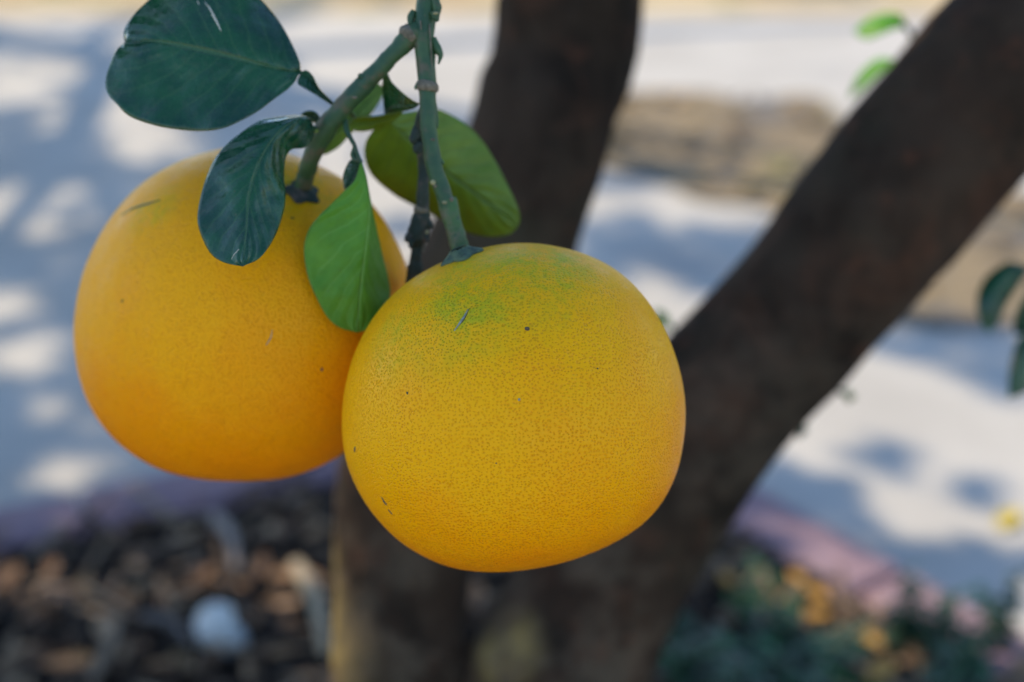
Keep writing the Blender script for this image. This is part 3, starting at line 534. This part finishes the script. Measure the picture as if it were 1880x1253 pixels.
shoot(None, [(1262, 640, 1.0, 5), (1240, 610, 1.01, 4), (1222, 590, 1.02, 3)], [([(1235, 604, 1.01), (1218, 585, 1.02), (1200, 568, 1.03)], [(1235, 604), (1222, 575), (1200, 568)], [(1235, 604), (1208, 598), (1200, 568)], [(0, 0, 0), (.5, .01, .01), (1, 0, 0)], M_BRIGHTLEAF)])

# ------------------------------------------------------------------ crowns: unseen leaves overhead, placed where shade is wanted, left out above sun patches
PAINT = [  # cx cy rx ry lit, later wins; wanted sun and shade patches, crown leaves are placed to suit
    (130, 5, 260, 45, 1), (300, 60, 200, 40, 1), (28, 155, 75, 36, 1), (55, 70, 50, 22, 1), (140, 120, 70, 22, 1), (172, 212, 60, 24, 1), (275, 262, 60, 30, 1), (230, 180, 60, 20, 1), (22, 392, 60, 38, 1), (120, 382, 45, 30, 1), (150, 440, 40, 34, 1),
    (20, 560, 55, 26, 1), (60, 655, 70, 30, 1), (30, 610, 40, 12, 0), (130, 862, 75, 16, 1), (100, 745, 40, 12, 1),
    (300, 480, 200, 160, 0), (400, 640, 200, 100, 0),
    (720, 60, 260, 90, 1), (640, 200, 70, 30, 0), (560, 180, 40, 30, 0), (740, 320, 70, 60, 1), (700, 290, 30, 24, 0), (730, 420, 40, 20, 0),
    (1170, 335, 150, 20, 0), (1260, 450, 190, 52, 0), (1330, 520, 90, 36, 0), (1290, 380, 110, 26, 1), (1190, 565, 60, 24, 1), (1100, 470, 60, 60, 0),
    (1730, 632, 140, 30, 0), (1850, 690, 60, 30, 0), (1790, 675, 70, 12, 0), (1470, 890, 120, 36, 0), (1640, 848, 45, 26, 0), (1770, 905, 60, 22, 0), (1480, 960, 140, 50, 0), (1640, 1020, 200, 40, 0), (1780, 1060, 160, 60, 0), (1660, 930, 70, 18, 1), (1840, 960, 50, 26, 1), (1680, 980, 50, 12, 1)]
BEDLIT = [(1480, 1080, 50, 40), (1600, 1175, 50, 26), (1625, 1240, 60, 36), (1560, 1085, 20, 10), (250, 1100, 20, 8), (100, 1200, 20, 10), (370, 1060, 30, 14), (540, 1070, 26, 22), (40, 1060, 40, 18), (1800, 1180, 30, 30)]
def shade(gx, gy):
    """is shade wanted on this ground spot"""
    px, py, d = px_of((gx, gy, 0.0)) if gy > -0.2 else (0, 9999, 1)
    if gy > 1.28 and -260 < px < 2140 and -340 < py < 1330:
        if in_bed(gx, gy) and py > 860:
            qx, qy, _ = px_of((gx + SUN.x / SUN.z * 0.05, gy + SUN.y / SUN.z * 0.05, 0.05))
            for (cx, cy, rx, ry) in BEDLIT:
                if ((qx - cx) / (rx + 45)) ** 2 + ((qy - cy) / (ry + 28)) ** 2 < 1: return False
            return True
        v = 0 if px < 560 else 1
        if py < -20: v = 1 if noise.noise(Vector((gx, gy, 2)) * 1.3) > -0.1 else 0
        for (cx, cy, rx, ry, q) in PAINT:
            e = (20 if px < 560 else 16) if q else 0; n_ = noise.noise(Vector((gx * 5, gy * 5, 1))) * 0.45
            if math.sqrt(((px - cx) / (rx + e)) ** 2 + ((py - cy) / (ry + e * 0.6)) ** 2) + n_ + random.uniform(-.28, .28) < 1: v = q
        return not v
    if gy <= 1.28 and -1.2 < gx < 1.6:
        for (cx, cy, r) in LITQ:
            if (gx - cx) ** 2 + (gy - cy) ** 2 < r * r: return False
        return gy > -0.24
    if gy < 0.2: return False
    if gx > 1.5: return noise.noise(Vector((gx, gy, 7)) * 1.4) > 0.15
    return noise.noise(Vector((gx, gy, 7)) * 1.4) > -0.25
def sunproj(q): t = q.z / SUN.z; return q.x - SUN.x * t, q.y - SUN.y * t
LITQ = []
for py in range(960, 1260, 40): g = sunproj(P(612, py, 1.03)); LITQ.append((g[0], g[1], 0.10))
for x, y, d in ((1625, 45, .995), (1595, 50, 1.0)): g = sunproj(P(x, y, d)); LITQ.append((g[0], g[1], 0.09))
lt = np.array([(0, 0, 0), (.30, -.42, .06), (.30, 0, 0), (.30, .42, .06), (.68, -.38, .05), (.68, 0, .0), (.68, .38, .05), (1, 0, -.06)])
lf = [(0, 2, 1), (0, 3, 2), (1, 2, 5, 4), (2, 3, 6, 5), (4, 5, 7), (5, 6, 7)]
def crown(name, parent, spots, zr):
    V, F, Cc = [], [], []
    for (gx, gy) in spots:
        z = random.uniform(*zr) + 0.25 * noise.noise(Vector((gx * 1.5, gy * 1.5, 3))); t = z / SUN.z; p = np.array([gx + SUN.x * t, gy + SUN.y * t, z])
        a = random.uniform(0, 6.283); l = random.uniform(0.06, 0.10); tt, s, n = orient(np.array([math.cos(a), math.sin(a), random.uniform(-.7, .2)]), np.array([SUN.x * .7 + random.uniform(-.6, .6), SUN.y * .7 + random.uniform(-.6, .6), 1.0]))
        o = len(V); w = l * 0.62; V += [tuple(p + tt * (q[0] - .5) * l + s * q[1] * w + n * q[2] * l) for q in lt]; F += [tuple(i + o for i in f) for f in lf]
        c = np.array([0.035, 0.085, 0.022]) * random.uniform(0.7, 1.35); Cc += [c] * 8
    ob = mesh_obj(name, V, F, M_CROWN, parent, smooth=False, col=np.array(Cc)); ob['kind'] = 'stuff'; return ob
near, far = [], []
step = 0.042
for gy in np.arange(-0.75, 6.4, step):
    for gx in np.arange(-3.2, 3.0, step):
        if gy > 5 and random.random() < 0.25: continue
        x = gx + random.uniform(-.5, .5) * step; y = gy + random.uniform(-.5, .5) * step
        for rep in range(7 if y < 0.5 and 0.15 < x < 1.0 else 3 if y < 1.28 and -0.5 < x < 1.5 else 2 if y < 5 and -1.9 < x < 1.9 else 1):
            if rep: x = gx + random.uniform(-.9, .9) * step; y = gy + random.uniform(-.9, .9) * step
            if shade(x, y): (near if y < 1.75 + 0.25 * noise.noise(Vector((x * 2, 0, 0))) else far).append((x, y))
print('crown leaves', len(near), len(far))
crown('crown', tree, near, (2.0, 3.0))
V, F = tube([(-0.15, 1.2, 1.7, 0.03), (-0.7, 1.35, 2.1, 0.022), (-1.4, 1.6, 2.5, 0.012), (-2.0, 1.8, 2.8, 0.006)], 10, 24, 0.05); mesh_obj('limb', V, F, M_BARK, tree)
shade_tree = empty('citrus_tree', (-2.5, 5.1, 0.0)); tag(shade_tree, 'unseen citrus tree added beyond the concrete to cast dappled shade', 'tree', 'citrus trees')  # out-of-view tree added to carry the leaves that shade the pavement
V, F = tube([(-2.5, 5.1, -0.06, 0.15), (-2.5, 5.1, 0.1, 0.11), (-2.45, 5.1, 0.8, 0.09), (-2.4, 5.1, 1.9, 0.075), (-2.4, 5.3, 3.0, 0.045), (-2.3, 5.5, 4.3, 0.01)], 18, 50, 0.05, 9); mesh_obj('trunk', V, F, M_BARK, shade_tree)  # trunk of the added, unseen shade tree
for q in ([(-2.35, 5.0, 1.5, 0.05), (-2.8, 5.8, 2.2, 0.035), (-3.1, 6.6, 2.8, 0.01)], [(-2.3, 5.0, 1.6, 0.05), (-1.6, 5.6, 2.2, 0.035), (-0.9, 6.2, 2.8, 0.01)], [(-2.35, 5.0, 1.7, 0.05), (-2.7, 4.2, 2.3, 0.03), (-3.2, 3.6, 2.8, 0.01)], [(-2.2, 4.95, 1.9, 0.04), (-1.3, 4.4, 2.4, 0.03), (-0.5, 4.0, 2.8, 0.01)]):
    V, F = tube(q, 12, 24, 0.05, 9); mesh_obj('limb', V, F, M_BARK, shade_tree)  # limbs of the added, unseen shade tree
crown('crown', shade_tree, far, (2.9, 4.3))

# ------------------------------------------------------------------ litter on the pavement
def poly_inside(poly):
    def f(x, y):
        c = False; n = len(poly)
        for i in range(n):
            x1, y1 = poly[i]; x2, y2 = poly[i - 1]
            if (y1 > y) != (y2 > y) and x < (x2 - x1) * (y - y1) / (y2 - y1) + x1: c = not c
        return c
    return f
band = [(930, 215), (1060, 190), (1180, 172), (1330, 178), (1470, 188), (1560, 215), (1640, 300), (1760, 345), (1890, 370), (2060, 395), (2060, 598), (1880, 604), (1760, 606), (1640, 600), (1560, 480), (1450, 400), (1370, 372), (1250, 345), (1150, 332), (1060, 300), (930, 270)]
bp = [(lambda g: (g.x, g.y))(G(x, y)) for x, y in band]; bx = [p[0] for p in bp]; by = [p[1] for p in bp]; fin = poly_inside(bp)
def band_in(x, y): return fin(x + 0.05 * noise.noise(Vector((x * 7, y * 7, 0))), y + 0.08 * noise.noise(Vector((x * 7, y * 7, 5))))
bandz = lambda x, y: 0.010 + 0.006 * noise.noise(Vector((x * 4, y * 4, 0))) + 0.002 * noise.noise(Vector((x * 25, y * 25, 0)))
tag(grid_sheet('leafy_dirt', min(bx), max(bx), min(by), max(by), 110, 90, bandz, M_SILT, band_in), 'strip of tan dirt and rotted leaves spread over the far concrete', 'dirt', kind='stuff')
def dry_leaf_mesh(n, spots, cols, lr, zf, curl=0.25):
    V, F, Cc = [], [], []
    for (x, y) in spots:
        l = random.uniform(*lr); w = l * random.uniform(.4, .6); a = random.uniform(0, 6.283); tt, s, nn = orient(np.array([math.cos(a), math.sin(a), random.uniform(-.25, .25)]), np.array([random.uniform(-.45, .45), random.uniform(-.45, .45), 1]))
        o = len(V); p = np.array([x, y, zf(x, y) + 0.2 * l]); 
        for i in range(6):
            u = i / 5; hw = w * 0.5 * math.sin(math.pi * min(max(u, .03), .97)) ** 0.75
            for v in (-1, 0, 1): V.append(tuple(p + tt * (u - .5) * l + s * v * hw + nn * (l * curl * ((u - .5) ** 2 * 1.6 + (abs(v) * .25 * math.sin(math.pi * u)) - .2))))
        for i in range(5):
            for j in range(2): F.append((o + i * 3 + j, o + i * 3 + j + 1, o + i * 3 + j + 4, o + i * 3 + j + 3))
        c = np.array(random.choice(cols)) * random.uniform(.75, 1.2); Cc += [c] * 18
    return V, F, np.array(Cc)
DRY = [(0.30, 0.18, 0.08), (0.38, 0.25, 0.12), (0.22, 0.13, 0.07), (0.33, 0.28, 0.12), (0.16, 0.12, 0.09), (0.42, 0.30, 0.16)]
spots = []
while len(spots) < 90:
    x = random.uniform(min(bx), max(bx)); y = random.uniform(min(by), max(by))
    if band_in(x, y): spots.append((x, y))
V, F, Cc = dry_leaf_mesh(0, spots, DRY[1:5], (0.04, 0.08), bandz)
tag(mesh_obj('leaf_litter', V, F, M_LITTER, col=Cc), 'scattered brown dead leaves over the strip of dirt', 'leaf litter', kind='stuff')
sp2 = []
while len(sp2) < 260:
    x, y = reg_all()
    if in_bed(x, y): sp2.append((x, y))
V, F, Cc = dry_leaf_mesh(0, sp2, DRY[:3] + [(0.10, 0.07, 0.05)] * 2, (0.025, 0.05), soil_z)
tag(mesh_obj('bed_leaf_litter', V, F, M_LITTER, col=Cc), 'small crumpled brown leaf scraps mixed into the bark mulch', 'leaf litter', kind='stuff')

def one_leaf(px, py, l, colr, label, ang, z0, group, curl=0.5, cat='dry leaf', name='fallen_leaf', wf=0.27):
    g = G(px, py, z0); root_z = z0
    V, F = [], []; nu, nv = 12, 8
    for i in range(nu):
        u = i / (nu - 1); hw = l * wf * math.sin(math.pi * min(max(u, .02), .98)) ** .7
        for j in range(nv + 1):
            v = 2 * j / nv - 1; x = (u - .5) * l; y = v * hw; z = l * curl * (0.5 * (u - .45) ** 2 + .22 * v * v * math.sin(math.pi * u)) + .002 * noise.noise(Vector((u * 4, v * 2, px)))
            V.append(Vector((x * math.cos(ang) - y * math.sin(ang), x * math.sin(ang) + y * math.cos(ang), z)) + g)
    k = nv + 1; F = [(i * k + j, i * k + j + 1, (i + 1) * k + j + 1, (i + 1) * k + j) for i in range(nu - 1) for j in range(nv)]
    o = mesh_obj(name, V, F, M_LITTER, col=np.tile(np.array(colr), (len(V), 1)), origin=g); o.modifiers.new('thickness', 'SOLIDIFY').thickness = 0.0006
    return tag(o, label, cat, group)
one_leaf(1852, 955, 0.052, (0.75, 0.56, 0.05), 'bright yellow fallen leaf lying alone on the pale concrete', 0.9, 0.006, None, 0.35, 'leaf')
BL = 'orange tan dry leaf on the sunny soil beside the low plants'
for i, (x, y, l) in enumerate(((1462, 1062, .026), (1500, 1092, .032), (1448, 1104, .030), (1600, 1178, .034), (1618, 1235, .045), (1500, 1130, .03), (1335, 1065, .028))):
    one_leaf(x, y, l, (0.66, 0.36, 0.08), {3: 'orange dry leaf lying between the two dense dark plants on the soil', 4: 'largest orange dry leaf, beside the light green plant', 6: 'small orange dry leaf alone at the foot of the leaning limb'}.get(i, BL), random.uniform(0, 6.28), 0.062, 'orange dry leaves among the plants', .5, wf=.28)
for i, (x, y, l) in enumerate(((372, 1062, .05), (420, 1075, .045), (545, 1062, .055), (585, 980, .05), (20, 1062, .05), (330, 1090, .04), (190, 1160, .045), (120, 1225, .05), (470, 1140, .04), (95, 1045, .04), (570, 945, .045), (480, 1040, .05), (250, 1040, .04), (160, 1085, .035), (60, 1130, .04), (300, 1225, .045), (520, 1200, .04), (345, 985, .035), (500, 975, .035), (230, 1200, .03), (455, 1235, .04), (30, 1200, .035))):
    one_leaf(x, y, l, random.choice([(0.50, 0.29, 0.15), (0.58, 0.38, 0.22), (0.34, 0.19, 0.10)]), {0: 'tan dry leaf on the mulch just behind the white stone', 2: 'tan dry leaf on the mulch at the end of the thick tan twig', 3: 'tan dry leaf close to the kerb beside the upright stem', 10: 'tan dry leaf tucked between kerb and upright stem', 8: 'tan dry leaf touching the side of the white stone'}.get(i, 'curled tan dry leaf lying on the dark open mulch'), random.uniform(0, 6.28), 0.05, 'tan dry leaves on the mulch', .6, wf=random.uniform(.10, .22))
# twigs lying in the mulch
def fallen_twig(p0, p1, r, colr, label):
    a = G(*p0, 0.055); b = G(*p1, 0.062); m = (a + b) / 2 + Vector((0.006, 0.004, 0.008)); V, F = tube([tuple(a) + (r,), tuple(m) + (r * .95,), tuple(b) + (r * .6,)], 10, 22, 0.15, 90)
    return tag(mesh_obj('fallen_twig', V, F, M_LITTER, col=np.tile(np.array(colr), (len(V), 1)), origin=(a + b) / 2 - Vector((0, 0, r))), label, 'twig', 'twigs lying on the mulch')
fallen_twig((395, 950), (432, 1045), 0.007, (0.34, 0.28, 0.25), 'straight pale grey twig lying on mulch near the kerb')
fallen_twig((255, 1132), (352, 1185), 0.006, (0.14, 0.12, 0.11), 'dark grey twig lying beside the white stone')
fallen_twig((545, 1040), (596, 1200), 0.009, (0.42, 0.33, 0.22), 'thick tan twig leaning toward the upright stem base')
fallen_twig((170, 1250), (215, 1140), 0.006, (0.26, 0.19, 0.13), 'short brown twig lying on open mulch')
# the white stone
c = G(405, 1158, 0.055); V, F = [], []
for j in range(17):
    ph = math.pi * j / 16
    for i in range(28):
        th = 2 * math.pi * i / 28; v = Vector((math.sin(ph) * math.cos(th) * .023, math.sin(ph) * math.sin(th) * .018, math.cos(ph) * .030)); v = Vector((v.x * .93 - v.z * .38, v.y, v.z * .93 + v.x * .38)); v *= 1 + .55 * noise.noise(v * 34 + Vector((4, 2, 1))) + .20 * noise.noise(v * 90); V.append(c + v)
for j in range(16):
    for i in range(28): i2 = (i + 1) % 28; F.append((j * 28 + i, (j + 1) * 28 + i, (j + 1) * 28 + i2, j * 28 + i2))
tag(mesh_obj('white_stone', V, F, M_WHITE, origin=c - Vector((0, 0, .027))), 'rounded white stone sitting on the dark mulch', 'stone')

# ------------------------------------------------------------------ low plants in the bed
def plant(px, py, h, nst, spread, colr, label, lsize):
    g = G(px, py, 0.035); g.z = soil_z(g.x, g.y) - 0.004; root = empty('ground_plant', g); tag(root, label, 'plant', 'low green plants in the bed')
    SV, SF, LV, LF, LC = [], [], [], [], []
    for s in range(nst):
        a = random.uniform(0, 6.283); lean = random.uniform(.1, 1) * spread; hh = h * random.uniform(.55, 1.05)
        pts = [(g.x + random.uniform(-.006, .006), g.y + random.uniform(-.006, .006), g.z, .0016), (g.x + math.cos(a) * lean * .4, g.y + math.sin(a) * lean * .4, g.z + hh * .55, .0013), (g.x + math.cos(a) * lean, g.y + math.sin(a) * lean, g.z + hh, .0007)]
        q = crom(pts, 10); v, f = tube(q, 5); o = len(SV); SV += v; SF += [tuple(i + o for i in k) for k in f]
        for i in range(2, 10):
            for side in (0, 1):
                b = a + i * 2.4 + side * math.pi + random.uniform(-.4, .4); l = lsize * random.uniform(.7, 1.2) * (1.15 - .05 * i)
                tt, ss, nn = orient(np.array([math.cos(b), math.sin(b), random.uniform(-.2, .8)]), np.array([random.uniform(-.3, .3), random.uniform(-.3, .3), 1.0])); p = q[i, :3]; o = len(LV)
                LV += [tuple(p + tt * k[0] * l + ss * k[1] * l * .6 + nn * (k[2] - .25 * k[0] ** 2) * l) for k in lt]; LF += [tuple(x + o for x in k) for k in lf]; LC += [np.array(colr) * random.choice((.4, .6, .8, 1.0, 1.2, 2.0))] * 8
    mesh_obj('stems', SV, SF, M_TWIG, root); mesh_obj('foliage', LV, LF, M_PLANT, root, smooth=False, col=np.array(LC))
DG, MG = (0.020, 0.072, 0.026), (0.060, 0.16, 0.026)
PL1 = 'dense dark green leafy plant low among the dry leaves'; PL2 = 'dark green leafy plant at the foot of the leaning limb'; PL3 = 'dark green plant directly in front of the orange dry leaves by the kerb'
for (x, y, h, n, s, c, ls, lb) in ((1300, 1215, .065, 6, .06, DG, .022, PL2), (1370, 1140, .055, 5, .05, MG, .018, 'small yellowish green plant growing close behind the leaning limb'), (1430, 1195, .065, 6, .06, DG, .022, PL1), (1515, 1205, .032, 7, .05, DG, .022, PL3),
        (1545, 1262, .035, 7, .04, DG, .024, PL1), (1650, 1185, .095, 6, .05, DG, .021, 'taller dark green plant rising in front of the pink kerb'), (1715, 1205, .085, 6, .05, DG, .022, PL1), (1765, 1225, .08, 6, .045, DG, .022, PL1), (1470, 1260, .06, 9, .06, DG, .03, PL1),
        (1830, 1200, .10, 5, .035, DG, .021, 'slim green sprig standing out against the pale concrete'), (1340, 1275, .06, 8, .06, DG, .03, PL2), (1760, 1275, .07, 8, .05, DG, .028, PL1), (1400, 1080, .035, 6, .035, MG, .022, 'tiny green seedling beside the sunny dry leaves'), (1600, 1300, .04, 7, .04, MG, .026, 'light green plant beside the large orange dry leaf'), (1255, 1260, .05, 7, .05, DG, .028, PL2)):
    plant(x, y, h, n, s, c, lb, ls)
